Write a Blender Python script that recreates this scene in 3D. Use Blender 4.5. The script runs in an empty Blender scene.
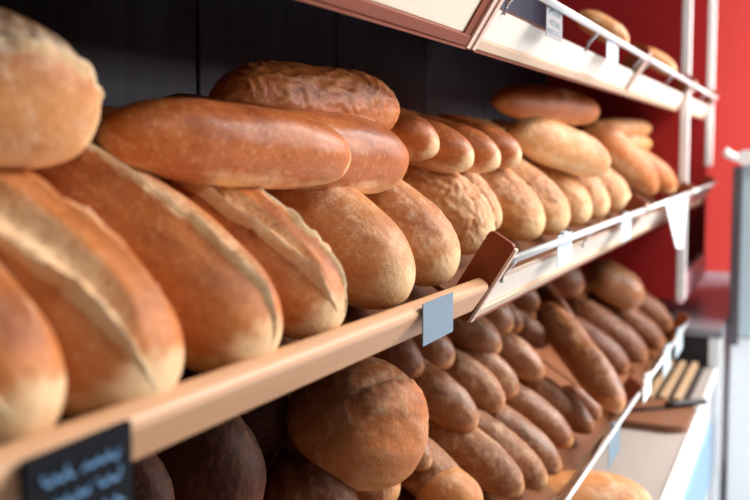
import bpy, bmesh, math, random
import numpy as np
from mathutils import Vector, Matrix, noise

sc = bpy.context.scene
COL = sc.collection
rad = math.radians

# ------------------------------------------------------------------ camera model
F_PX, CX, CY = 900.0, 375.0, 212.934
CAM = Vector((0, 0, 1.25))
YAW, PITCH = rad(25.4831), rad(4)
C_F = Vector((-math.sin(YAW)*math.cos(PITCH), math.cos(YAW)*math.cos(PITCH), -math.sin(PITCH)))
C_R = Vector((math.cos(YAW), math.sin(YAW), 0))
C_U = C_R.cross(C_F)


# ------------------------------------------------------------------ materials
def srgb(r, g, b):
    def f(c):
        c /= 255.0
        return c/12.92 if c <= .04045 else ((c+.055)/1.055)**2.4
    return (f(r), f(g), f(b), 1)


def new_mat(name):
    m = bpy.data.materials.new(name)
    m.use_nodes = True
    nt = m.node_tree
    return m, nt, nt.nodes['Principled BSDF'] if 'Principled BSDF' in nt.nodes else nt.nodes.new('ShaderNodeBsdfPrincipled')


def plain(name, col, rough=.5, metal=0, var=.12, scale=30, bump=0.0, stretch=(1, 1, 1), spec=.5):
    m, nt, b = new_mat(name)
    N, Lk = nt.nodes, nt.links
    tc = N.new('ShaderNodeTexCoord')
    mp = N.new('ShaderNodeMapping')
    mp.inputs['Scale'].default_value = stretch
    nz = N.new('ShaderNodeTexNoise')
    nz.inputs['Scale'].default_value = scale
    nz.inputs['Detail'].default_value = 4
    Lk.new(tc.outputs['Object'], mp.inputs['Vector'])
    Lk.new(mp.outputs[0], nz.inputs['Vector'])
    mx = N.new('ShaderNodeMix')
    mx.data_type = 'RGBA'
    lo = tuple(c*(1-var) for c in col[:3])+(1,)
    hi = tuple(min(1, c*(1+var)) for c in col[:3])+(1,)
    mx.inputs[6].default_value = lo
    mx.inputs[7].default_value = hi
    Lk.new(nz.outputs[0], mx.inputs[0])
    Lk.new(mx.outputs[2], b.inputs['Base Color'])
    b.inputs['Roughness'].default_value = rough
    b.inputs['Metallic'].default_value = metal
    b.inputs['Specular IOR Level'].default_value = spec
    if bump:
        bp = N.new('ShaderNodeBump')
        bp.inputs['Strength'].default_value = bump
        bp.inputs['Distance'].default_value = .002
        Lk.new(nz.outputs[0], bp.inputs['Height'])
        Lk.new(bp.outputs[0], b.inputs['Normal'])
    return m


def bread(name, light, mid, dark, flour=(.82, .66, .48, 1), flour_amt=.0, rough=.5, grain=.35,
          speck=0.0, spec=.3, fl_scale=26):
    """crust: 'top' attribute = how baked, 'pale' = opened crumb of the scoring, noise = blotches and flour"""
    m, nt, b = new_mat(name)
    N, Lk = nt.nodes, nt.links
    tc = N.new('ShaderNodeTexCoord')
    oi = N.new('ShaderNodeObjectInfo')
    va = N.new('ShaderNodeVectorMath')
    va.operation = 'ADD'
    Lk.new(tc.outputs['Object'], va.inputs[0])
    Lk.new(oi.outputs['Location'], va.inputs[1])

    def nz(scale, detail=4, rgh=.55):
        n = N.new('ShaderNodeTexNoise')
        n.inputs['Scale'].default_value = scale
        n.inputs['Detail'].default_value = detail
        n.inputs['Roughness'].default_value = rgh
        Lk.new(va.outputs[0], n.inputs['Vector'])
        return n

    def at(nm):
        a = N.new('ShaderNodeAttribute')
        a.attribute_name = nm
        return a.outputs['Fac']

    def math_(op, x, y=None, clamp=False):
        n = N.new('ShaderNodeMath')
        n.operation = op
        n.use_clamp = clamp
        for k, v in enumerate((x, y)):
            if v is None:
                continue
            if isinstance(v, (int, float)):
                n.inputs[k].default_value = v
            else:
                Lk.new(v, n.inputs[k])
        return n.outputs[0]

    def mix(fac, a, c):
        n = N.new('ShaderNodeMix')
        n.data_type = 'RGBA'
        for k, v in ((0, fac), (6, a), (7, c)):
            if isinstance(v, (int, float, tuple)):
                n.inputs[k].default_value = v
            else:
                Lk.new(v, n.inputs[k])
        return n.outputs[2]

    def ramp(v, a, c):
        n = N.new('ShaderNodeMapRange')
        n.inputs[1].default_value = a
        n.inputs[2].default_value = c
        n.interpolation_type = 'SMOOTHSTEP'
        Lk.new(v, n.inputs[0])
        return n.outputs[0]

    big, med, fine, grit = nz(9), nz(40), nz(190, 5, .65), nz(600, 3)
    mp = N.new('ShaderNodeMapping')
    mp.inputs['Scale'].default_value = (.22, 1, 1)
    Lk.new(va.outputs[0], mp.inputs['Vector'])
    streak = nz(75, 5, .6)
    Lk.new(mp.outputs[0], streak.inputs['Vector'])
    # baked amount, including the painted light of the front end
    t = math_('ADD', at('top'), math_('MULTIPLY', math_('SUBTRACT', big.outputs[0], .5), .9))
    t = math_('ADD', t, math_('MULTIPLY', math_('SUBTRACT', med.outputs[0], .5), .45))
    t = math_('ADD', t, math_('MULTIPLY', math_('SUBTRACT', streak.outputs[0], .5), .8))
    c = mix(ramp(t, -.08, .48), light, mid)
    c = mix(ramp(t, .72, 1.40), c, dark)
    # fine mottling
    c = mix(math_('MULTIPLY', ramp(fine.outputs[0], .52, .72), .28), c, light)
    c = mix(math_('MULTIPLY', ramp(fine.outputs[0], .48, .30), .30), c, dark)
    # flour
    if flour_amt:
        fn = nz(fl_scale, 6, .7)
        fm = math_('MULTIPLY', ramp(fn.outputs[0], .46, .70), flour_amt)
        fm = math_('MULTIPLY', fm, ramp(grit.outputs[0], .35, .6))
        c = mix(fm, c, flour)
    if speck:
        vo = N.new('ShaderNodeTexVoronoi')
        vo.inputs['Scale'].default_value = 150
        Lk.new(va.outputs[0], vo.inputs['Vector'])
        sm = math_('MULTIPLY', ramp(vo.outputs['Distance'], .34, .16), ramp(med.outputs[0], .40, .58))
        c = mix(math_('MULTIPLY', sm, speck), c, (.10, .035, .012, 1))
    # opened crumb
    pm = math_('MULTIPLY', at('pale'), ramp(math_('ADD', fine.outputs[0], math_('MULTIPLY', med.outputs[0], .6)), .45, .95), True)
    c = mix(math_('MULTIPLY', pm, .95), c, flour)
    Lk.new(c, b.inputs['Base Color'])
    b.inputs['Roughness'].default_value = rough
    b.inputs['Specular IOR Level'].default_value = spec
    r = math_('ADD', math_('MULTIPLY', at('pale'), .3), rough, True)
    Lk.new(r, b.inputs['Roughness'])
    b.inputs['Subsurface Weight'].default_value = 0
    hb = math_('ADD', math_('MULTIPLY', fine.outputs[0], .6), math_('MULTIPLY', med.outputs[0], 1.0))
    hb = math_('ADD', hb, math_('MULTIPLY', grit.outputs[0], .2))
    bp = N.new('ShaderNodeBump')
    bp.inputs['Strength'].default_value = grain
    bp.inputs['Distance'].default_value = .004
    Lk.new(hb, bp.inputs['Height'])
    Lk.new(bp.outputs[0], b.inputs['Normal'])
    return m


M = {}
M['golden'] = bread('golden crust', srgb(242, 198, 148), srgb(196, 116, 56), srgb(136, 62, 22), srgb(246, 212, 170), .14, .5, .22)
M['scored'] = bread('scored golden crust', srgb(244, 206, 158), srgb(200, 120, 60), srgb(138, 64, 24), srgb(248, 212, 168), .22, .5, .35)
M['orange'] = bread('smooth orange crust', srgb(246, 206, 156), srgb(190, 106, 50), srgb(124, 52, 18), srgb(238, 206, 162), .05, .42, .14)
M['floury'] = bread('floury tan crust', srgb(240, 198, 146), srgb(208, 142, 84), srgb(158, 86, 40), srgb(240, 220, 190), .65, .5, .35)
M['wrinkled'] = bread('wrinkled tan crust', srgb(242, 200, 146), srgb(208, 144, 84), srgb(152, 80, 36), srgb(242, 220, 186), .45, .5, .4)
M['toasted'] = bread('toasted wrinkled crust', srgb(232, 168, 100), srgb(182, 100, 44), srgb(108, 46, 14), srgb(226, 170, 110), .1, .45, .35)
M['dusty'] = bread('dusty boule crust', srgb(222, 158, 98), srgb(182, 108, 56), srgb(120, 60, 26), srgb(216, 182, 148), .45, .62, .4)
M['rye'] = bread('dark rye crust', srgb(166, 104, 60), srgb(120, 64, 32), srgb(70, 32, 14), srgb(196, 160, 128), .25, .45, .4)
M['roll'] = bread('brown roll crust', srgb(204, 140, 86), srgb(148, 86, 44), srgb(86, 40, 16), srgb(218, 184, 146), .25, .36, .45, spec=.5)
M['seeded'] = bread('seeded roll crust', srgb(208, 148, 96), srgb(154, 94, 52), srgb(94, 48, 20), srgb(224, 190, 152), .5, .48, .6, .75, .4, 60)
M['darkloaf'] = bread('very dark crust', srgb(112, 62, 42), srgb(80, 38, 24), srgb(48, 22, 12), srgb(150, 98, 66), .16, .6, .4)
M['crumb'] = bread('torn crumb', srgb(240, 214, 174), srgb(226, 184, 132), srgb(186, 116, 62), srgb(246, 226, 194), .4, .7, .6)

M['rail_wood'] = plain('varnished pale wood', srgb(208, 160, 120), .38, 0, .10, 14, .1, (8, 1, 8))
M['tray_wood'] = plain('brown tray board', srgb(104, 62, 34), .75, 0, .2, 12, .2, (8, 1, 8), .2)
M['tray_orange'] = plain('orange tray board', srgb(124, 72, 38), .6, 0, .15, 12, .15, (8, 1, 8), .2)
M['brown'] = plain('red-brown varnished bracket', srgb(128, 60, 30), .45, 0, .15, 20, .1, (2, 6, 2), .25)
M['edge'] = plain('worn pale bracket edge', srgb(226, 196, 180), .35, 0, .06, 40)
M['white_lip'] = plain('cream white front board', srgb(240, 232, 220), .3, 0, .03, 8)
M['cream'] = plain('cream front board', srgb(236, 222, 200), .4, 0, .04, 8)
M['beige_band'] = plain('beige ledge band', srgb(206, 178, 150), .4, 0, .08, 12)
M['chrome'] = plain('bright steel rail', srgb(236, 238, 242), .35, .25, .03, 30)
M['white_metal'] = plain('white painted metal', srgb(240, 240, 240), .35, 0, .02, 30)
M['plank'] = plain('dark stained planks', srgb(50, 52, 68), .5, 0, .8, 5, .6, (9, 9, .5), .3)
M['red'] = plain('red lacquered panel', srgb(156, 16, 20), .5, 0, .08, 3)
M['red_wall'] = plain('red painted wall', srgb(184, 54, 48), .4, 0, .05, 3)
M['red_rail_sheen'] = plain('red rail with painted window sheen', srgb(236, 178, 188), .3, 0, .05, 10)  # window reflection on the glossy red rail, put into the colour as pink
M['slate'] = plain('blue grey tag card', srgb(108, 132, 150), .5, 0, .06, 60)
M['pale_tag'] = plain('pale blue tag card', srgb(196, 216, 228), .45, 0, .04, 60)
M['paper'] = plain('white paper', srgb(244, 244, 244), .6, 0, .02, 40)
M['grey_tag'] = plain('grey marbled tag card', srgb(120, 132, 138), .5, 0, .25, 90)
M['chalkboard'] = plain('black chalkboard', srgb(12, 16, 24), .8, 0, .2, 40, spec=.15)
M['chalk'] = plain('blue chalk', srgb(112, 160, 206), .8, 0, .15, 300)
M['chalk_white'] = plain('white chalk', srgb(206, 214, 218), .8, 0, .1, 300)
M['blue_panel'] = plain('steel blue panel', srgb(120, 164, 200), .3, 0, .05, 5)
M['ledge'] = plain('beige grey ledge top', srgb(172, 162, 156), .4, 0, .05, 9)
M['ledge_front'] = plain('glossy white cabinet front', srgb(236, 240, 244), .15, 0, .02, 4)
M['slat'] = plain('slatted board wood', srgb(184, 152, 120), .5, 0, .15, 10, .2, (8, 1, 8))
M['slot'] = plain('dark slot', srgb(40, 28, 22), .8, 0, .2, 10)
M['cutting'] = plain('cutting board wood', srgb(128, 82, 56), .45, 0, .15, 10, .2, (8, 1, 8))
M['steel'] = plain('knife steel', srgb(150, 150, 158), .25, 1, .05, 30)
M['black'] = plain('black plastic', srgb(20, 20, 24), .4, 0, .1, 30)
M['counter_grey'] = plain('grey steel counter', srgb(138, 142, 152), .35, .3, .06, 6)
M['counter_shade'] = plain('counter front with painted shade', srgb(34, 34, 40), .5, 0, .1, 6)  # shadow on the counter's front side painted into the body colour
M['case_dark'] = plain('dark grey case frame', srgb(92, 84, 90), .35, .3, .05, 10)
M['case_side'] = plain('pale blue case side', srgb(196, 216, 226), .2, 0, .03, 5)
M['floor'] = plain('pale blue-grey tile', srgb(206, 216, 226), .18, 0, .08, 2.5)
M['wall'] = plain('warm grey plaster', srgb(84, 74, 68), .8, 0, .04, 5)
M['ceil'] = plain('ceiling paint', srgb(110, 104, 100), .85, 0, .04, 5)


def emit(name, col, s):
    m, nt, b = new_mat(name)
    b.inputs['Base Color'].default_value = col
    b.inputs['Emission Color'].default_value = col
    b.inputs['Emission Strength'].default_value = s
    return m


M['lamp'] = emit('lit lamp diffuser', (1, .95, .88, 1), 1.5)


def glass(name):
    m, nt, b = new_mat(name)
    b.inputs['Base Color'].default_value = (.9, .96, 1, 1)
    b.inputs['Roughness'].default_value = .02
    b.inputs['Transmission Weight'].default_value = 1
    b.inputs['IOR'].default_value = 1.1
    return m


M['glass'] = glass('window glass')


# ------------------------------------------------------------------ object helpers
def link(name, me, mat, parent=None, smooth=False):
    o = bpy.data.objects.new(name, me)
    COL.objects.link(o)
    if mat is not None:
        me.materials.append(mat)
    if smooth:
        for p in me.polygons:
            p.use_smooth = True
    if parent is not None:
        o.parent = parent
    return o


def tag(o, label, cat, group=None, kind=None):
    o['label'] = label
    o['category'] = cat
    if group:
        o['group'] = group
    if kind:
        o['kind'] = kind
    return o


def thing(name, loc, label, cat, group=None):
    o = bpy.data.objects.new(name, None)
    o.empty_display_size = .05
    COL.objects.link(o)
    o.location = loc
    return tag(o, label, cat, group)


def bm_obj(name, bm, mat, parent=None, smooth=False, kind=None):
    bmesh.ops.recalc_face_normals(bm, faces=bm.faces)
    if parent is not None:                       # geometry is written in world space
        bmesh.ops.translate(bm, verts=bm.verts, vec=-world_of(parent))
    me = bpy.data.meshes.new(name)
    bm.to_mesh(me)
    bm.free()
    o = link(name, me, mat, parent, smooth)
    if kind:
        o['kind'] = kind
    return o


def world_of(o):
    v = Vector(o.location)
    while o.parent is not None:
        o = o.parent
        v += Vector(o.location)
    return v


def box(bm, x0, x1, y0, y1, z0, z1, bev=0):
    r = bmesh.ops.create_cube(bm, size=1)
    vs = r['verts']
    for v in vs:
        v.co = Vector((x0+(v.co.x+.5)*(x1-x0), y0+(v.co.y+.5)*(y1-y0), z0+(v.co.z+.5)*(z1-z0)))
    if bev:
        es = list({e for v in vs for e in v.link_edges})
        bmesh.ops.bevel(bm, geom=es, offset=bev, segments=2, affect='EDGES', profile=.5)
    return bm


def prism(bm, poly, y0, y1, bev=0):
    """polygon in the (x, z) section, extruded along the shelf (y)"""
    a = [bm.verts.new((x, y0, z)) for x, z in poly]
    b = [bm.verts.new((x, y1, z)) for x, z in poly]
    fs = [bm.faces.new(a), bm.faces.new(list(reversed(b)))]
    n = len(poly)
    for i in range(n):
        fs.append(bm.faces.new((a[i], b[i], b[(i+1) % n], a[(i+1) % n])))
    if bev:
        bmesh.ops.recalc_face_normals(bm, faces=fs)
        es = list({e for f in fs for e in f.edges})
        bmesh.ops.bevel(bm, geom=es, offset=bev, segments=2, affect='EDGES', profile=.5)
    return bm


def rounded(poly, r, seg=5):
    """round the corners of a convex polygon"""
    out = []
    n = len(poly)
    for i in range(n):
        p, a, b = Vector(poly[i]), Vector(poly[i-1]), Vector(poly[(i+1) % n])
        da, db = (a-p).normalized(), (b-p).normalized()
        rr = min(r, (a-p).length*.45, (b-p).length*.45)
        p0, p1 = p+da*rr, p+db*rr
        for k in range(seg+1):
            t = k/seg
            q = p0*(1-t)**2 + p*2*t*(1-t) + p1*t*t
            out.append((q.x, q.y))
    return out


def tube(bm, pts, r, seg=10, cap=True):
    pts = [Vector(p) for p in pts]
    rings = []
    for i, p in enumerate(pts):
        d = (pts[min(i+1, len(pts)-1)]-pts[max(i-1, 0)]).normalized()
        up = Vector((0, 0, 1)) if abs(d.z) < .9 else Vector((1, 0, 0))
        a = d.cross(up).normalized()
        b = a.cross(d)
        rings.append([bm.verts.new(p+a*r*math.cos(2*math.pi*k/seg)+b*r*math.sin(2*math.pi*k/seg)) for k in range(seg)])
    for A, B in zip(rings, rings[1:]):
        for k in range(seg):
            bm.faces.new((A[k], A[(k+1) % seg], B[(k+1) % seg], B[k]))
    if cap:
        bm.faces.new(rings[0])
        bm.faces.new(list(reversed(rings[-1])))
    return bm


# ------------------------------------------------------------------ room
def structure(name, bm, mat, parent=None):
    return bm_obj(name, bm, mat, parent, kind='structure')


structure('floor', box(bmesh.new(), -.8, 2.4, -2.6, 5.7, -.1, 0), M['floor'])
structure('ceiling', box(bmesh.new(), -.8, 2.4, -2.6, 5.7, 2.9, 3.0), M['ceil'])
bm = bmesh.new()
y = -2.6
while y < 3.6:                                  # upright dark boards with a groove between them
    y1 = min(y+.4, 3.62)
    box(bm, -.78, -.74, y+.0025, y1-.0025, 0, 2.9, .003)
    y += .4
box(bm, -.80, -.765, -2.6, 5.7, 0, 2.9)
structure('wall_left', bm, M['plank'])
structure('wall_far', box(bmesh.new(), -.8, 2.4, 5.6, 5.7, 0, 2.9), M['red_wall'])
structure('wall_back', box(bmesh.new(), -.8, 2.4, -2.4, -2.6, 0, 2.9), M['wall'])
# street side with a wide shop window
WY0, WY1, WZ0, WZ1, WX = 2.0, 5.4, 1.3, 2.75, 2.3
bm = bmesh.new()
box(bm, WX, WX+.1, -2.6, WY0, 0, 2.9)
box(bm, WX, WX+.1, WY1, 5.7, 0, 2.9)
box(bm, WX, WX+.1, WY0, WY1, 0, WZ0)
box(bm, WX, WX+.1, WY0, WY1, WZ1, 2.9)
structure('wall_right', bm, M['wall'])
bm = bmesh.new()
for a, b_ in ((WY0, WY0+.06), (3.77, 3.83), (WY1-.06, WY1)):
    box(bm, WX+.02, WX+.08, a, b_, WZ0, WZ1)
box(bm, WX+.02, WX+.08, WY0, WY1, WZ0, WZ0+.06)
box(bm, WX+.02, WX+.08, WY0, WY1, WZ1-.06, WZ1)
win = structure('window_1', bm, M['white_metal'])
structure('window_pane', box(bmesh.new(), WX+.045, WX+.055, WY0+.05, WY1-.05, WZ0+.05, WZ1-.05), M['glass'], win)

# ------------------------------------------------------------------ trays
TILT = rad(32)
Tv = Vector((-math.cos(TILT), 0, math.sin(TILT)))       # up the slope, towards the wall
Nv = Vector((math.sin(TILT), 0, math.cos(TILT)))        # out of the tray board
Sv = Vector((0, 1, 0))
X0 = -.345
LEVEL = {'up': 1.380, 'mid': 1.065, 'low': .677}
DEPTH = .44


def tp(level, s, t, n):
    return Vector((X0, s, LEVEL[level])) + Tv*t + Nv*n


def sec(level, t, n):
    p = tp(level, 0, t, n)
    return (p.x, p.z)


def bracket(level, s0, s1, parent, n0=-.018, n1=.092, w=.031):
    """brown end plate that leans out with the lip, pale along its front edge"""
    poly = [sec(level, -.004, n0), sec(level, -.004, n1), sec(level, w, n1), sec(level, w, n0)]
    br = bm_obj('end_bracket', prism(bmesh.new(), rounded(poly, .007), s0, s1, .0006), M['brown'], parent)
    poly = [sec(level, -.0075, n0+.004), sec(level, -.0075, n1-.004), sec(level, -.0042, n1-.003), sec(level, -.0042, n0+.003)]
    e = bm_obj('edge_strip', prism(bmesh.new(), poly, s0-.0005, s1+.0005), M['edge'], br)
    e['label'] = 'pale worn edge'
    return br


def wire(level, s0, s1, parent, n=.074, t=-.006):
    bm = bmesh.new()
    a, b_ = tp(level, s0, t, n), tp(level, s1, t, n)
    tube(bm, [a, b_], .0034 if level == 'low' else .0052, 12)
    w = bm_obj('wire_rail', bm, M['chrome'], parent, True)
    w['label'] = 'bright steel rail'
    k = 2
    for i in range(k+1):
        s = s0+.03+(s1-s0-.06)*i/k
        bm = bmesh.new()
        tube(bm, [tp(level, s, t, n), tp(level, s, -.001, .048), tp(level, s, -.004, .035)], .0028, 8)
        bm_obj('rail_post', bm, M['chrome'], parent, True)
    return w


def tray(level, s0, s1, label, lip='white', left=True, right=True, base='tray_wood'):
    root = thing('bread_tray', tp(level, (s0+s1)/2, 0, 0), label, 'tray', 'bread trays of the wall rack')
    bm = bmesh.new()
    prism(bm, [sec(level, .008, 0), sec(level, DEPTH, 0), sec(level, DEPTH, -.010), sec(level, .016, -.010)], s0, s1, .001)
    bm_obj('tray_board', bm, M[base], root)
    a, b_ = s0+(.009 if left else 0), s1-(.009 if right else 0)
    if lip == 'wood':
        poly = rounded([sec(level, -.002, .001), sec(level, -.004, .042), sec(level, .014, .044), sec(level, .014, .001)], .007)
        bm_obj('front_rail', prism(bmesh.new(), poly, a, b_), M['rail_wood'], root, False)
    else:
        top = .028 if level == 'low' else .038 if lip == 'white' else .053
        poly = [sec(level, -.002, .000), sec(level, -.002, top), sec(level, .006, top), sec(level, .006, .000)]
        bm_obj('front_board', prism(bmesh.new(), poly, a, b_, .001), M['cream' if lip == 'cream' else 'tray_wood' if level == 'low' else 'white_lip'], root)
        poly = [sec(level, -.006, -.013), sec(level, -.006, .000), sec(level, .010, .000), sec(level, .010, -.013)]
        bm_obj('bottom_trim', prism(bmesh.new(), poly, a, b_, .0015), M['brown' if lip == 'cream' else 'beige_band'], root)
        poly = [sec(level, -.0065, -.0165), sec(level, -.0065, -.0135), sec(level, .010, -.0135), sec(level, .010, -.0165)]
        bm_obj('bottom_edge', prism(bmesh.new(), poly, a, b_), M['brown'], root)
        if lip == 'cream':
            poly = [sec(level, -.0045, .000), sec(level, -.0045, .055), sec(level, -.0022, .055), sec(level, -.0022, .000)]
            bm_obj('corner_band', prism(bmesh.new(), poly, b_-.022, b_, .0005), M['brown'], root)
        else:
            wire(level, s0+.012, s1-.012, root)
    if left:
        bracket(level, s0, s0+.009, root)
    if right:
        bracket(level, s1-.009, s1, root)
    return root


JOINT = (.985, 1.945, 2.795)
tray('up', .02, .975, 'cream fronted tray of the top shelf, cut off by the top edge of the picture', 'cream', False, True)
tray('up', JOINT[0], 1.94, 'white fronted tray of the top shelf with a grey price tag under its steel rail')
tray('up', 1.95, JOINT[2], 'short white fronted tray at the top shelf, left of the first white upright')
tray('up', 2.84, 3.55, 'farthest white tray of the top shelf, between the two white uprights')
mt1 = tray('mid', .02, .975, 'nearest tray of the middle shelf with a plain pale wooden front rail', 'wood', False, False)
mt1.rotation_euler.x = rad(-.75)
mt1.location.z += .003
tray('mid', JOINT[0], 1.94, 'white fronted tray of the middle shelf starting at the big brown end plate')
tray('mid', 1.95, JOINT[2], 'white fronted tray of the middle shelf with a white paper hanging off its rail')
tray('mid', 2.84, 3.55, 'farthest small tray of the middle shelf, beyond the first white upright')
tray('low', .02, .975, 'nearest tray of the bottom shelf, under the dark loaves and the big round loaf', 'white', False, True, 'tray_orange')
tray('low', JOINT[0], 1.94, 'bottom shelf tray holding the many brown rolls', 'white', True, True, 'tray_orange')
tray('low', 1.95, JOINT[2], 'farthest tray of the bottom shelf, holding dark loaves beside the red panel', 'white', True, True, 'tray_orange')


# ------------------------------------------------------------------ bread
def sstep(a, b, x):
    t = np.clip((x-a)/(b-a), 0, 1)
    return t*t*(3-2*t)


def loaf_grid(L, W, H, nu, nv, seed, pe=2.5, qe=2.0, bend=0.0, lump=.05, crk=0.0, crk_s=1.0, slashes=(),
              taper=0.0, top_bias=0.0, sag=.42):
    rnd = random.Random(seed)
    off = Vector((rnd.uniform(0, 50), rnd.uniform(0, 50), rnd.uniform(0, 50)))
    i = np.arange(nu+1)
    u = -np.cos(np.pi*i/nu)
    u = np.sign(u)*np.abs(u)**.9
    ph = np.arange(nv)/nv*2*np.pi
    U, P = np.meshgrid(u, ph, indexing='ij')
    r = np.clip(1-np.abs(U)**pe, 0, 1)**(1/qe)
    r = r*(1+taper*U)
    cs, sn = np.cos(P), np.sin(P)
    X = U*L/2
    Y = W/2*r*np.sign(cs)*np.abs(cs)**.92
    Z = np.where(sn > 0, H*(1-sag)*sn, -H*sag*np.abs(sn)**.75)*r
    # low frequency lumps + crackle, sampled on the undisplaced surface
    d = np.zeros_like(X)
    pale = np.zeros_like(X)
    k1 = 2.2/ W
    for a in range(nu+1):
        for b in range(nv):
            p = Vector((X[a, b]*k1*.6, Y[a, b]*k1, Z[a, b]*k1))+off
            v = noise.noise(p)*lump + noise.noise(p*2.3)*lump*.35
            if crk:
                q = Vector((X[a, b]*38*crk_s, Y[a, b]*70*crk_s, Z[a, b]*70*crk_s))+off
                w = noise.noise_vector(q*.6)
                q = q+w*.9
                rg = 1-min(1, abs(noise.noise(q))*2.6)
                rg2 = 1-min(1, abs(noise.noise(q*1.9))*2.6)
                rr = rg*rg*.75+rg2*rg2*.3
                if crk > .0028:
                    dv = noise.voronoi(Vector((X[a, b]*48*crk_s, Y[a, b]*78*crk_s, Z[a, b]*78*crk_s))+off+w*.5)[0]
                    e_ = min(1, (dv[1]-dv[0])*1.9)
                    rr = rr*.62+(e_*(2-e_))*.45
                v += crk*(rr-.25)/W*2
                pale[a, b] = max(0, rr-.35)*.8
            d[a, b] = v*W/2
    up = sstep(-.15, .5, sn)
    if crk:
        base = d*(.35+.65*up)
        d = base
        pale = pale*up
    # scoring: a cut in the unrolled crust, raised lip on one side, opened crumb on the other
    arc = (P-np.pi/2)
    ear_paths = []
    for (ua, fa, ub, fb, wd, dep, ear, paleamt) in slashes:
        ax, ay, bx, by = ua*L/2, fa*W/2, ub*L/2, fb*W/2
        dx, dy = bx-ax, by-ay
        ll = math.hypot(dx, dy)
        tx, ty = dx/ll, dy/ll
        px, py = X-ax, arc*W/2-ay
        al = (px*tx+py*ty)/ll
        dd = px*ty-py*tx                          # + towards lower arc (the +s flank)
        wob = np.array([[noise.noise(Vector((al_*5, seed*1.7, 0)))*.25+noise.noise(Vector((al_*17, seed*1.7, 3)))*.10 for al_ in row] for row in al])
        bow = np.sin(np.clip(al, 0, 1)*np.pi)
        dd = dd/wd+wob*1.0
        win_ = sstep(-.04, .12, al)*sstep(1.04, .86, al)
        lip = np.where(dd < 0, np.exp(dd/.45), sstep(.28, 0, dd))*ear
        wdl = .35+.65*bow
        gr = np.where(dd > 0, np.sin(np.clip(dd/wdl, 0, 1)*np.pi)**1.2, 0)*dep
        d = d+win_*(lip-gr)
        pm = sstep(-.10, .03, dd)*sstep(1.05*wdl+.02, .8*wdl, dd)*win_
        d = d+pm*np.array([[noise.noise(Vector((a_*160, b_*160, seed)))*.0016+noise.noise(Vector((a_*55, b_*90, seed+4)))*.0022 for a_, b_ in zip(ra, rb)] for ra, rb in zip(X, arc*W/2)])
        pale = np.maximum(pale, pm*paleamt)
    Y = Y+d*cs*np.sqrt(r)
    Z = Z+d*sn*np.sqrt(r)
    Y = Y+bend*W*(1-U**2)
    hn = (Z/(H)+sag)
    top = sstep(.0, .9, hn)*(1-.6*sstep(.78, 1.0, np.abs(U)))-.36*sstep(.78, 1.0, U)+top_bias  # front end paler: floury crust, and light falling there put into the colour
    return X, Y, Z, top, pale


def loaf_mesh(name, *a, **k):
    X, Y, Z, top, pale = loaf_grid(*a, **k)
    nu1, nv = X.shape
    vs = np.stack([X, Y, Z], -1)
    verts = [tuple(vs[0].mean(0))] + [tuple(v) for v in vs[1:-1].reshape(-1, 3)] + [tuple(vs[-1].mean(0))]
    faces = []
    R_ = nu1-2
    for b in range(nv):
        faces.append((0, 1+(b+1) % nv, 1+b))
        faces.append((len(verts)-1, 1+(R_-1)*nv+b, 1+(R_-1)*nv+(b+1) % nv))
    for a_ in range(R_-1):
        for b in range(nv):
            faces.append((1+a_*nv+b, 1+a_*nv+(b+1) % nv, 1+(a_+1)*nv+(b+1) % nv, 1+(a_+1)*nv+b))
    me = bpy.data.meshes.new(name)
    me.from_pydata(verts, [], faces)
    for nm, arr in (('top', top), ('pale', pale)):
        at = me.attributes.new(nm, 'FLOAT', 'POINT')
        vals = np.concatenate([[arr[0].mean()], arr[1:-1].reshape(-1), [arr[-1].mean()]]).astype(np.float32)
        at.data.foreach_set('value', vals)
    me.update()
    return me, (X, Y, Z)


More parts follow.
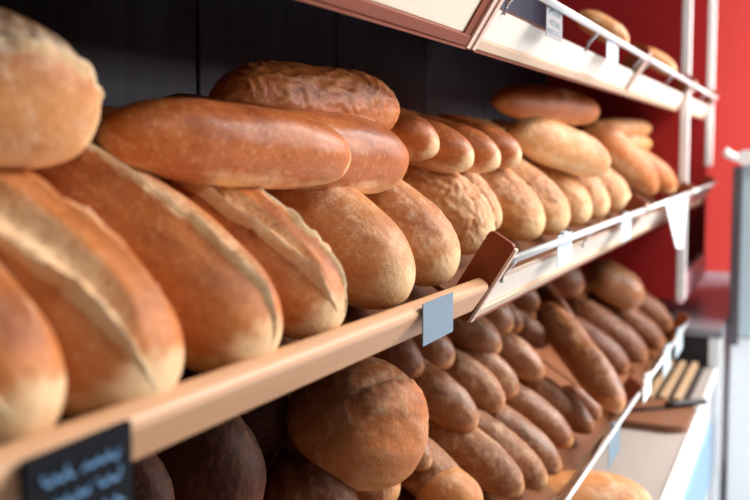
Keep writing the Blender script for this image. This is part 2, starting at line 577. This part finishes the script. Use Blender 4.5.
def flake(grid, a0, a1, b0, b1, h, wd, seed, parent, name='crust_ridge', mat='crumb'):
    """torn flake of crust standing along a cut; follows the loaf surface between two grid columns"""
    X, Y, Z = grid
    nu1, nv = X.shape
    n = 60
    bm = bmesh.new()
    top_at, rows = [], []
    for i in range(n+1):
        t = i/n
        fa = a0+(a1-a0)*t
        fb = b0+(b1-b0)*t+noise.noise(Vector((t*5, seed, 0)))*1.8+noise.noise(Vector((t*19, seed, 2)))*.9
        ia, ib = int(fa), int(fb) % nv
        wa, wb = fa-int(fa), fb-math.floor(fb)

        def S(i_, j_):
            i_ = min(max(i_, 0), nu1-1)
            return Vector((X[i_, j_ % nv], Y[i_, j_ % nv], Z[i_, j_ % nv]))
        p = (S(ia, ib)*(1-wa)+S(ia+1, ib)*wa)*(1-wb)+(S(ia, ib+1)*(1-wa)+S(ia+1, ib+1)*wa)*wb
        q = S(ia, ib-2)
        r_ = S(ia, ib+3)
        side = (q-r_).normalized()
        ax = (S(ia+1, ib)-S(max(ia-1, 0), ib)).normalized()
        nrm = ax.cross(-side).normalized()
        if nrm.z < 0 and p.z > 0:
            nrm = -nrm
        env = min(1, t*7)*min(1, (1-t)*7)
        hh = h*env*(.8+.75*noise.noise(Vector((t*9, seed, 5)))+.5*noise.noise(Vector((t*31, seed, 9))))
        hh = max(hh, .0006)
        w = wd*(.4+.6*env)
        rows.append([p-side*w*.5-nrm*.004, p-side*w*.2+nrm*hh*.35, p+side*w*.02+nrm*hh, p+side*w*.08+nrm*hh*.9,
                     p+side*w*.16+nrm*hh*.2, p+side*w*.3-nrm*.004])
    vr = [[bm.verts.new(v) for v in row] for row in rows]
    for A, B in zip(vr, vr[1:]):
        for k in range(5):
            bm.faces.new((A[k], A[k+1], B[k+1], B[k]))
        bm.faces.new((A[5], A[0], B[0], B[5]))
    bm.faces.new(vr[0])
    bm.faces.new(list(reversed(vr[-1])))
    bmesh.ops.recalc_face_normals(bm, faces=bm.faces)
    me = bpy.data.meshes.new(name)
    bm.to_mesh(me)
    bm.free()
    at = me.attributes.new('top', 'FLOAT', 'POINT')
    at.data.foreach_set('value', np.tile(np.array([.9, .7, .25, .0, .0, .0], np.float32), n+1))
    at = me.attributes.new('pale', 'FLOAT', 'POINT')
    at.data.foreach_set('value', np.tile(np.array([0, .2, .9, 1, 1, 1], np.float32), n+1))
    o = link(name, me, M[mat], parent, True)
    me.set_sharp_from_angle(angle=rad(40))
    o['label'] = 'torn pale ridge of crust along the cut'
    return o


SEED = [10]
DBG = []


def loaf(level, tip, n, L, W, H, yaw, label, mat='golden', name='bread_loaf', cat='bread loaf', group=None,
         pitch=0, roll=0, res=(56, 40), ridges=(), at=None, ends=None, bk=None, **k):
    """tip (or at): where the end that points to the customer lies, (along the shelf, up the tray slope); n: height above the tray"""
    SEED[0] += 1
    Pt = tp(level, *ends[0]) if ends else tp(level, *(at or tip), n)
    yw, pt = rad(yaw), rad(pitch)
    fx = (-Tv*math.cos(yw)+Sv*math.sin(yw))*math.cos(pt)+Nv*math.sin(pt)
    if bk:
        Pb = tp(level, *bk)
        fx, L = (Pt-Pb).normalized(), (Pt-Pb).length
    if ends:
        Pt, Pb = tp(level, *ends[0]), tp(level, *ends[1])
        fx, L, n = (Pt-Pb).normalized(), (Pt-Pb).length, ends[0][2]
    zx = (Nv-fx*Nv.dot(fx)).normalized()
    yx = zx.cross(fx)
    c, s_ = math.cos(rad(roll)), math.sin(rad(roll))
    y2, z2 = yx*c+zx*s_, zx*c-yx*s_
    ctr = Pt-fx*L/2
    me, grid = loaf_mesh(name, L, W, H, res[0], res[1], SEED[0], **k)
    o = link(name, me, M[mat], None, True)
    o.matrix_world = Matrix(((fx.x, y2.x, z2.x, ctr.x), (fx.y, y2.y, z2.y, ctr.y), (fx.z, y2.z, z2.z, ctr.z), (0, 0, 0, 1)))
    tag(o, label, cat, group)
    for (a0, a1, b0, b1, h, w) in ridges:
        nu, nv = res
        flake(grid, a0*nu, a1*nu, b0/360*nv, b1/360*nv, h, w, SEED[0]*3.1+b0, o)
    q = Pt-Vector((X0, 0, LEVEL[level]))
    DBG.append((label[:40], round(Pt.y, 3), round(q.dot(Tv), 3), n))
    return o


G1 = 'loaves of the bottom layer on the middle shelf'
G2 = 'loaves lying on top on the middle shelf'
G3 = 'dark loaves on the bottom shelf'
G4 = 'brown rolls on the bottom shelf'
BIG = (120, 96)
# ---- middle shelf, bottom layer, nearest first
loaf('mid', (0.319, 0.017), .040, .29, .098, .090, 0, 'pale split loaf cut off by the left edge, nearest on the middle shelf', 'scored', group=G1, res=BIG, pe=4.2,
     slashes=[(-.7, 1.0, .85, .75, .030, .007, .004, 1), (-.8, -.1, .9, -.25, .014, .003, .006, .8)], ridges=[(.15, .90, 149, 135, .005, .012)])
loaf('mid', (0.407, 0.010), .042, .31, .124, .094, 4, 'big loaf with a broad floury split, second along the wooden rail', 'scored', group=G1, res=BIG, pe=4.2,
     slashes=[(-.85, .80, .93, .55, .036, .008, .004, 1), (-.8, -.15, .9, -.3, .013, .003, .007, .8)], ridges=[(.10, .95, 137, 122, .005, .012)])
loaf('mid', (0.521, 0.010), .042, .31, .124, .089, 3, 'smooth orange-brown loaf with one long split, third along the wooden rail', 'golden', group=G1, res=BIG, pe=4.2,
     slashes=[(-.95, .42, .95, .0, .036, .005, .006, .7)], ridges=[(.04, .97, 115, 91, .004, .010)])
loaf('mid', (0.632, 0.014), .042, .31, .112, .084, 3, 'loaf with two deep torn pale cuts, fourth along the wooden rail', 'scored', group=G1, res=BIG, pe=4.2,
     slashes=[(-.7, .75, .85, .45, .024, .008, .004, 1), (-.7, .0, .95, -.25, .016, .004, .007, .85)],
     ridges=[(.15, .92, 134, 117, .006, .012), (.2, .96, 90, 76, .004, .009)])
loaf('mid', (0.782, 0.019), .040, .34, .122, .100, 2, 'smooth tan loaf with floury patches, just left of the blue-grey tag', 'floury', group=G1, res=BIG, lump=.05, pe=4.2)
loaf('mid', (0.922, 0.025), .040, .34, .122, .098, 2, 'tan loaf ending right above the blue-grey tag', 'floury', group=G1, res=BIG, crk=.0012, lump=.05, pe=4.2)
loaf('mid', (1.110, 0.051), .040, .33, .122, .098, 0, 'crackled tan loaf ending behind the big brown end plate', 'wrinkled', group=G1, res=(150, 110), crk=.0054, lump=.06, pe=4.2)
loaf('mid', (1.238, 0.080), .038, .33, .105, .09, 0, 'narrow pale loaf directly right of the crackled loaf, ends behind the brown end plate', 'wrinkled', group=G1, crk=.003, res=(90, 64))
for (x, y, lab, mat) in ((1.351, 0.045, 'pale crackled loaf, first from the brown end plate behind the steel rail', 'wrinkled'),
                         (1.491, 0.040, 'pale crackled loaf behind the first white tag of the middle steel rail', 'wrinkled'),
                         (1.672, 0.041, 'pale crackled loaf, third from the brown end plate behind the steel rail', 'wrinkled'),
                         (1.851, 0.043, 'pale crackled loaf, fourth from the brown end plate behind the steel rail', 'floury'),
                         (2.081, 0.041, 'pale loaf, last of the bottom layer before the long brown slanting loaf', 'floury')):
    loaf('mid', (x, y), .038, .33, .134, .096, 0, lab, mat, group=G1, crk=.0038, res=(100, 72), pe=4.2)
loaf('mid', None, 0, 0, .098, .085, 0, 'long brown loaf slanting down to the steel rail beside the white paper', 'golden', group=G1, crk=.001, pe=3, ends=((2.41, .045, .062), (2.23, .25, .135)))
loaf('mid', None, 0, 0, .10, .085, 0, 'golden loaf ending just left of the first white upright', 'golden', group=G1, pe=3, ends=((2.725, .03, .06), (2.62, .25, .085)))
loaf('mid', None, .045, .28, .11, .09, 0, 'brown loaf just right of the first white upright on the middle shelf', 'golden', group=G1, at=(2.96, .03))

# ---- middle shelf, upper layer
loaf('mid', (0.469, 0.185), .125, .20, .105, .095, 66, 'pale split loaf at the left edge, high on the pile of the middle shelf', 'floury', group=G2, res=BIG, pe=3.0,
     slashes=[(-.9, .95, .97, .35, .052, .010, .004, 1)], ridges=[(.10, .92, 146, 111, .005, .012)])
loaf('mid', None, 0, 0, .070, .066, 0, 'long smooth orange-brown loaf lying along the top of the pile', 'orange', group=G2, res=BIG, lump=.06, pe=3.0, ends=((.757, .133, .124), (.508, .205, .102)))
loaf('mid', None, 0, 0, .080, .076, 0, 'smooth orange loaf lying behind the long smooth loaf, its rounded end showing', 'orange', group=G2, res=BIG, lump=.06, pe=3.0, ends=((.903, .138, .114), (.665, .19, .102)))
loaf('mid', None, 0, 0, .080, .076, 0, 'wrinkled dark orange loaf, topmost on the pile against the planks', 'toasted', group=G2, res=(150, 110), crk=.0028, lump=.06, pe=3.0, ends=((.968, .203, .143), (.675, .238, .121)))
for (x, y, lab) in ((1.048, 0.155, 'small rounded orange loaf, first right of the topmost wrinkled loaf'),
                    (1.104, 0.124, 'small rounded orange loaf, second right of the topmost wrinkled loaf'),
                    (1.204, 0.119, 'small rounded orange loaf, third right of the topmost wrinkled loaf'),
                    (1.330, 0.127, 'orange loaf, last and farthest of the row right of the topmost wrinkled loaf')):
    loaf('mid', (x, y), .121, .170, .078, .066, 8, lab, 'orange', group=G2, res=(80, 56), pitch=15, pe=2.8)
loaf('mid', None, 0, 0, .092, .08, 0, 'pale dappled loaf lying on the crackled loaves below a darker loaf', 'wrinkled', group=G2, crk=.0015, res=(80, 56), pe=2.8, ends=((1.77, .088, .128), (1.50, .21, .122)))
loaf('mid', None, 0, 0, .085, .075, 0, 'dark brown loaf, topmost of the pile near the red panel', 'toasted', group=G2, res=(80, 56), pe=2.8, ends=((2.10, .223, .180), (1.70, .325, .128)))
loaf('mid', None, 0, 0, .05, .045, 0, 'thin pale baguette lying in front of the red panel, the upper of two', 'floury', 'baguette', 'baguette', G2, pe=4, ends=((2.78, .195, .170), (2.42, .27, .12)))
loaf('mid', None, 0, 0, .05, .045, 0, 'thin pale baguette lying in front of the red panel, the lower of two', 'floury', 'baguette', 'baguette', G2, pe=4, ends=((2.775, .168, .132), (2.42, .25, .10)))

# ---- bottom shelf
loaf('low', None, .135, .176, .168, .148, 60, 'big round dusty loaf under the wooden rail on the bottom shelf', 'dusty', 'round_loaf', 'bread loaf', res=(110, 96), at=(1.022, .195), roll=-10,
     pe=2.0, lump=.10, crk=.0024, crk_s=.5, slashes=[(-.75, .55, .65, .1, .016, .004, .004, .5), (.0, -.5, .8, -.75, .03, .004, .003, .35)])
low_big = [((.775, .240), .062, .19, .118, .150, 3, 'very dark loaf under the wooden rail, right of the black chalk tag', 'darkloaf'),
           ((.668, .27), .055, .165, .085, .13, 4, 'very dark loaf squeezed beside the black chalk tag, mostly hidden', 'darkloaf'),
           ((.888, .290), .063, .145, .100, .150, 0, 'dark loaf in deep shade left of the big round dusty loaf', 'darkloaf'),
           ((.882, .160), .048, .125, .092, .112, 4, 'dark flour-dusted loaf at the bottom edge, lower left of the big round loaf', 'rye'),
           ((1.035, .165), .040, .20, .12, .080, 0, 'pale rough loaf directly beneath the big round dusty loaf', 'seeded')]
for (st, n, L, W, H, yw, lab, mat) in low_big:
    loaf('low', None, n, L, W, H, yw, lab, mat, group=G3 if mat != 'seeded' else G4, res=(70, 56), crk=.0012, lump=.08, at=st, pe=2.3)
loaf('low', (1.133, 0.073), .036, .095, .085, .075, 0, 'smooth pale roll at the bottom edge, right of the big round loaf', 'floury', 'bread_roll', 'bread roll', G4)
ROLL = [
    # front row against the steel rail
    ((1.096, 0.160), .075, .10, .045, .042, 0, 'small roll end peeking out right of the big round loaf', 'roll'),
    ((1.140, 0.089), .040, .16, .065, .06, 0, 'seeded roll at the bottom edge, second right of the big round loaf', 'seeded'),
    ((1.279, 0.050), .040, .17, .066, .06, 4, 'seeded roll with a pale split, front row of the rolls', 'seeded'),
    ((1.357, 0.030), .038, .17, .062, .056, 4, 'seeded roll at the bottom steel rail, between two other front row rolls', 'seeded'),
    ((1.438, 0.026), .036, .17, .062, .056, 4, 'smooth brown roll at the bottom steel rail, in the middle of the front row', 'roll'),
    ((1.560, 0.037), .036, .16, .060, .054, 2, 'smooth brown roll at the bottom steel rail, second from the end of the front row', 'roll'),
    ((1.682, 0.024), .034, .15, .058, .052, 0, 'brown roll at the bottom steel rail, last of the front row by the slanting loaf', 'roll'),
    ((1.782, 0.028), .030, .08, .045, .04, 0, 'tiny brown roll end under the long slanting loaf', 'roll'),
    # second row
    ((1.264, 0.158), .085, .15, .064, .06, 4, 'smooth oval roll right of the big round loaf at its mid height', 'roll'),
    ((1.401, 0.156), .080, .14, .062, .058, 8, 'rough roll behind the smooth oval roll, below the rolls under the brown end plate', 'seeded'),
    ((1.475, 0.157), .085, .13, .060, .056, 8, 'brown roll right of the rough roll in the second row', 'roll'),
    ((1.633, 0.150), .080, .14, .060, .056, 8, 'brown roll at the right end of the second row', 'roll'),
    # third row
    ((1.218, 0.263), .120, .13, .060, .056, 6, 'rough dark roll just above the big round loaf, under the wooden rail', 'rye'),
    ((1.330, 0.252), .115, .13, .062, .058, 8, 'brown roll right below the blue-grey tag', 'roll'),
    ((1.483, 0.222), .125, .13, .062, .056, 14, 'glossy brown roll right of the blue-grey tag', 'roll'),
    ((1.589, 0.241), .135, .12, .060, .056, 10, 'brown roll just below the tip of the brown end plate', 'roll'),
    ((1.666, 0.237), .120, .12, .058, .054, 10, 'brown roll half hidden behind the roll below the brown end plate', 'rye'),
    ((1.820, 0.254), .130, .13, .060, .056, 20, 'brown roll high in the pile, left of the upper end of the long slanting loaf', 'rye'),
    ((1.781, 0.191), .090, .12, .055, .05, 20, 'dark roll in the gap left of the long slanting loaf', 'rye'),
]
for (p, n, L, W, H, yw, lab, mat) in ROLL:
    sl = [(-.6, .1, .7, -.1, .016, .004, .003, .5)] if 'split' in lab else ()
    loaf('low', p, n, L*1.18, W*1.18, H*1.18, yw, lab, mat, 'bread_roll', 'bread roll', G4, res=(64, 48), lump=.06, slashes=sl,
         crk=.0014 if mat == 'seeded' else .0006, pe=2.35)
loaf('low', (1.639, 0.006), .115, 0, .076, .070, 0, 'long slim brown loaf slanting across the bottom shelf to the steel rail', 'roll', 'baguette', 'baguette', 'long slim brown loaves', res=(90, 48), crk=.001, pe=3.4, bk=(1.862, 0.257, .125))
loaf('low', (1.878, 0.166), .115, 0, .045, .042, 0, 'slim reddish loaf behind the long slanting brown loaf', 'rye', 'baguette', 'baguette', 'long slim brown loaves', bk=(2.026, 0.349, .13))
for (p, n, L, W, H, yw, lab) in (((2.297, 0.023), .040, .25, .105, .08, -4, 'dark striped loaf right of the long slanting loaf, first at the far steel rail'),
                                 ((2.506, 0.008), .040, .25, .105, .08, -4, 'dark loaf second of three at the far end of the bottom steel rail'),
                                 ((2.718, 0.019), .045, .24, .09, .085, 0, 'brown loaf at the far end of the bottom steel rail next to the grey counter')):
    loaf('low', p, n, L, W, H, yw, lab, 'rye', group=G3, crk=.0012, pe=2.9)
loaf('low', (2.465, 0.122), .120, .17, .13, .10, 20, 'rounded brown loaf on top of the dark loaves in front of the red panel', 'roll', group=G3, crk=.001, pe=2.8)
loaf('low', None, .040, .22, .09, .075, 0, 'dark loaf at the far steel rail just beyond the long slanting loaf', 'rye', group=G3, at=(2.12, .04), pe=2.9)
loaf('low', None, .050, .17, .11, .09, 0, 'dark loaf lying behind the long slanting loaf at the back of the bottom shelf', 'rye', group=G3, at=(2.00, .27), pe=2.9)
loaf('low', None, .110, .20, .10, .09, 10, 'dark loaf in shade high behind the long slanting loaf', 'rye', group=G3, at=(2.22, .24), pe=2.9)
for p, lab in (((2.62, .03), 'tip of a pale loaf above the top shelf rail, left of the first white upright'),
               ((1.90, .035), 'tip of a pale loaf above the top shelf rail by its grey far tag')):
    loaf('up', None, .078, .12, .06, .05, 20, lab, 'floury', group='loaves on the top shelf', at=p)

# ---------------------------------------------------------------- tags
def scribble(bm, x, y0, y1, z0, z1, lines, seed, r=.0007):
    """handwriting strokes on an upright card at x, running along the shelf"""
    rnd = random.Random(seed)
    for k in range(lines):
        zc = z1-(z1-z0)*(k+.5)/lines
        h = (z1-z0)/lines*.36
        y = y0+rnd.uniform(0, .18)*(y1-y0)
        end = y1-rnd.uniform(0, .22)*(y1-y0)
        while y < end-.006:
            wl = min(end-y, rnd.uniform(.22, .5)*(y1-y0))
            pts = []
            m = max(6, int(wl/.0016))
            ph = rnd.uniform(0, 6)
            for i in range(m):
                a = i/(m-1)
                tall = 1.0 if rnd.random() < .22 else .5
                pts.append((x, y+wl*a+h*.35*math.cos(i*1.5+ph), zc-h*.25+h*tall*math.sin(i*1.5+ph)))
            tube(bm, pts, r, 5)
            y += wl+.006


def price_tag(y0, y1, z0, z1, x, label, mat, th=.0012, writing=None, lean=0.0, clip=True):
    root = thing('price_tag', (x, (y0+y1)/2, z0), label, 'price tag', 'price tags hanging from the shelf rails')
    bm = bmesh.new()
    prism(bm, [(x-th, z0), (x, z0), (x+lean, z1), (x+lean-th, z1)], y0, y1, .0003)
    bm_obj('card', bm, M[mat], root)
    if writing:
        bm = bmesh.new()
        scribble(bm, x+.0007, y0+.006, y1-.006, z0+.004, z1-.006, writing[0], writing[1], writing[2])
        bm_obj('handwriting', bm, M[writing[3]], root)
    if clip:
        bm = bmesh.new()
        ym = (y0+y1)/2
        box(bm, x-.006, x+.0015, ym-.012, ym+.012, z1-.008, z1+.003, .001)
        bm_obj('clip', bm, M[mat], root)
    return root


price_tag(.293, .365, 1.062, 1.108, -.316, 'black chalk tag with blue handwriting on the wooden rail', 'chalkboard', .004, (3, 4, .0010, 'chalk'), clip=False)
price_tag(.771, .851, 1.066, 1.1065, -.3175, 'blank blue-grey tag on the wooden rail', 'slate', clip=False)
price_tag(1.153, 1.236, 1.397, 1.442, -.305, 'grey tag with white writing on the top shelf rail, nearest one', 'grey_tag', .0012, (3, 9, .0009, 'chalk_white'))
price_tag(1.545, 1.645, 1.403, 1.434, -.305, 'smaller grey tag at the far end of the top shelf rail', 'pale_tag')
price_tag(1.229, 1.314, 1.086, 1.131, -.305, 'pale tag on the middle steel rail, nearest to the brown end plate', 'pale_tag')
price_tag(1.711, 1.815, 1.077, 1.128, -.305, 'white tag on the middle steel rail before the hanging paper', 'pale_tag')
price_tag(1.625, 1.735, .672, .738, -.305, 'pale blue tag on the bottom steel rail at the end of the rolls', 'slate')
price_tag(2.02, 2.12, .69, .742, -.305, 'white tag on the bottom steel rail just past the brown bracket', 'paper')
price_tag(2.33, 2.46, .675, .742, -.305, 'pale blue tag on the far bottom rail, nearer one of a pair', 'pale_tag')
price_tag(2.57, 2.72, .675, .742, -.305, 'pale blue tag at the very end of the bottom rail by the grey counter', 'pale_tag')
bm = bmesh.new()
vs = [(2.254, 1.128), (2.70, 1.128), (2.62, .977), (2.49, .99)]
a = [bm.verts.new((-.300, p, q)) for p, q in vs]
b = [bm.verts.new((-.3012, p, q)) for p, q in vs]
bm.faces.new(a)
bm.faces.new(list(reversed(b)))
for i in range(4):
    bm.faces.new((a[i], a[(i+1) % 4], b[(i+1) % 4], b[i]))
tag(bm_obj('paper_sheet', bm, M['paper']), 'white tapered paper hanging from the middle steel rail at the first white upright', 'paper')

# ---------------------------------------------------------------- red divider panels
def panel(s, z0, label, trim_z0):
    root = thing('divider_panel', (-.53, s, z0), label, 'shelf panel', 'red divider panels')
    bm_obj('board', box(bmesh.new(), -.738, -.330, s, s+.022, z0, 2.4, .001), M['red'], root)
    t = bm_obj('edge_trim', box(bmesh.new(), -.336, -.312, s-.002, s+.024, trim_z0, 2.4, .002), M['white_metal'], root)
    t['label'] = 'white edge trim'


panel(2.806, .80, 'tall red panel with a white front edge, nearer one at the end of the shelves', .80)
panel(3.57, .765, 'tall red panel with a white front edge, farther one beyond the shelf end', 1.19)
tag(bm_obj('base_rail', box(bmesh.new(), -.345, -.322, 2.832, 3.566, .785, .865, .003), M['red_rail_sheen']),
    'short red rail with painted window sheen, joining the feet of the two red panels', 'rail')

# ---------------------------------------------------------------- serving ledge under the shelves
root = thing('serving_ledge', (-.45, 1.4, 0), 'white fronted ledge with a beige top running under the bottom shelf', 'counter')
bm_obj('cabinet_body', box(bmesh.new(), -.735, -.232, -.4, 2.815, .002, .575, .002), M['ledge_front'], root)
bm_obj('lower_panel', box(bmesh.new(), -.2318, -.2265, -.4, 2.815, .26, .44, .001), M['blue_panel'], root)
bm_obj('top_board', box(bmesh.new(), -.735, -.224, -.4, 2.82, .575, .600, .003), M['ledge'], root)
bm_obj('edge_trim', box(bmesh.new(), -.224, -.216, -.4, 2.82, .572, .604, .002), M['white_metal'], root)

root = thing('slatted_board', (-.33, 2.6, .6), 'slatted wooden board with dark slots at the far end of the ledge', 'bread board')
bm_obj('slot_bed', box(bmesh.new(), -.46, -.25, 2.36, 2.79, .6005, .608), M['slot'], root)
for k in range(6):
    x = -.457+k*.0345
    bm_obj('slat', box(bmesh.new(), x, x+.018, 2.36, 2.79, .608, .622, .002), M['slat'], root)
root = thing('cutting_board', (-.31, 2.24, .6), 'brown rounded cutting board lying on the ledge under a knife', 'cutting board')
bm = bmesh.new()
pts = rounded([(-.43, 2.12), (-.225, 2.12), (-.225, 2.34), (-.43, 2.34)], .05, 8)
lo = [bm.verts.new((x, y, .6005)) for x, y in pts]
hi = [bm.verts.new((x, y, .618)) for x, y in pts]
bm.faces.new(lo)
bm.faces.new(list(reversed(hi)))
for i in range(len(pts)):
    bm.faces.new((lo[i], lo[(i+1) % len(pts)], hi[(i+1) % len(pts)], hi[i]))
bmesh.ops.recalc_face_normals(bm, faces=bm.faces)
bm_obj('board', bm, M['cutting'], root)
root = thing('bread_knife', (-.3, 2.27, .619), 'bread knife with a black handle lying on the cutting board', 'knife')
ka, kb, kc = Vector((-.405, 2.165, .621)), Vector((-.285, 2.265, .621)), Vector((-.205, 2.335, .6275))
d = (kb-ka).normalized()
n_ = Vector((-d.y, d.x, 0))
bm = bmesh.new()
prof = [ka, ka+d*.03+n_*.010, kb+n_*.013, kb-n_*.013, ka+d*.01-n_*.008]
lo = [bm.verts.new(p-Vector((0, 0, .001))) for p in prof]
hi = [bm.verts.new(p+Vector((0, 0, .001))) for p in prof]
bm.faces.new(lo)
bm.faces.new(list(reversed(hi)))
for i in range(5):
    bm.faces.new((lo[i], lo[(i+1) % 5], hi[(i+1) % 5], hi[i]))
bm_obj('blade', bm, M['steel'], root)
bm = bmesh.new()
tube(bm, [kb-d*.004+Vector((0, 0, .005)), kb+d*.02+Vector((0, 0, .006)), kc-d*.02, kc], .0085, 12)
bm_obj('handle', bm, M['black'], root, True)
SEED[0] += 1
me, g_ = loaf_mesh('bread_loaf', .27, .13, .10, 90, 64, SEED[0], lump=.05, pe=2.2)
o = link('bread_loaf', me, M['floury'], None, True)
o.location = (-.335, 1.50, .6425)
o.rotation_euler = (0, 0, rad(35))
tag(o, 'golden loaf lying on the ledge at the bottom edge of the picture', 'bread loaf')

# ---------------------------------------------------------------- grey counter and glass case behind
root = thing('steel_counter', (-.45, 3.3, 0), 'grey steel counter behind the shelf end, below the red panels', 'counter')
bm_obj('cabinet_body', box(bmesh.new(), -.735, -.245, 2.84, 4.2, .002, .69, .004), M['counter_shade'], root)
bm_obj('side_panel', box(bmesh.new(), -.244, -.21, 2.835, 4.2, .002, .689, .003), M['ledge_front'], root)
bm_obj('worktop', box(bmesh.new(), -.735, -.205, 2.83, 4.2, .69, .715, .004), M['counter_grey'], root)
root = thing('display_case', (.1, 3.3, 0), 'pale display case with a dark grey corner post at the right edge', 'display case')
bm_obj('base_cabinet', box(bmesh.new(), -.195, .5, 3.02, 3.8, .002, .66, .006), M['ledge_front'], root)
bm_obj('side_panel', box(bmesh.new(), -.180, .5, 3.02, 3.8, .662, 1.20, .006), M['case_side'], root)
bm_obj('corner_post', box(bmesh.new(), -.200, -.172, 2.99, 3.018, .64, 1.20, .004), M['case_dark'], root)
bm_obj('corner_post', box(bmesh.new(), -.200, -.172, 3.78, 3.808, .64, 1.20, .004), M['case_dark'], root)
bm = bmesh.new()
prism(bm, rounded([(-.185, 1.202), (-.185, 1.25), (.5, 1.25), (.5, 1.202)], .022), 2.99, 3.81)
bm_obj('top_cap', bm, M['white_metal'], root)
bm = bmesh.new()
tube(bm, [(-.185, 3.0, 1.225), (-.215, 3.0, 1.235), (-.225, 3.0, 1.25)], .013, 12)
bm_obj('top_hinge', bm, M['white_metal'], root, True)

# ---------------------------------------------------------------- light
def area(name, loc, rot, sx, sy, power, col):
    l = bpy.data.lights.new(name, 'AREA')
    l.shape = 'RECTANGLE'
    l.size, l.size_y, l.energy, l.color = sx, sy, power, col
    o = bpy.data.objects.new(name, l)
    o.location, o.rotation_euler = loc, rot
    COL.objects.link(o)
    return o


area('window_daylight', (WX-.05, (WY0+WY1)/2, (WZ0+WZ1)/2), (0, rad(90), 0), WZ1-WZ0, WY1-WY0, 230, (1, .98, .95))
for k, (x, y) in enumerate(((1.3, .3), (1.3, 1.8), (1.3, 3.3), (1.3, 4.8))):
    root = thing('ceiling_lamp', (x, y, 2.9), 'flat ceiling lamp panel above the shop aisle', 'lamp', 'ceiling lamps')
    bm_obj('frame', box(bmesh.new(), x-.32, x+.32, y-.32, y+.32, 2.87, 2.898, .003), M['white_metal'], root)
    bm_obj('diffuser', box(bmesh.new(), x-.3, x+.3, y-.3, y+.3, 2.862, 2.8695), M['lamp'], root)
    area('lamp_light', (x, y, 2.855), (0, 0, 0), .58, .58, (20, 42, 150, 100)[k], (1, .955, .90))
w = bpy.data.worlds.new('sky')
sc.world = w
w.use_nodes = True
bg = w.node_tree.nodes['Background']
bg.inputs[0].default_value = (.8, .9, 1, 1)
bg.inputs[1].default_value = .25

# ---------------------------------------------------------------- camera
cd = bpy.data.cameras.new('camera')
cam = bpy.data.objects.new('camera', cd)
COL.objects.link(cam)
cam.matrix_world = Matrix(((C_R.x, C_U.x, -C_F.x, CAM.x), (C_R.y, C_U.y, -C_F.y, CAM.y), (C_R.z, C_U.z, -C_F.z, CAM.z), (0, 0, 0, 1)))
cd.sensor_width = 36
cd.lens = F_PX*36/750
cd.shift_y = (CY-250)/750
cd.clip_start = .02
cd.dof.use_dof = True
cd.dof.focus_distance = .95
cd.dof.aperture_fstop = 4.1
sc.camera = cam
vs = sc.view_settings
vs.view_transform = 'Standard'
vs.look = 'None'
vs.exposure = -0.45
vs.gamma = 1
vs.use_curve_mapping = False
sc.cycles.max_bounces = 6
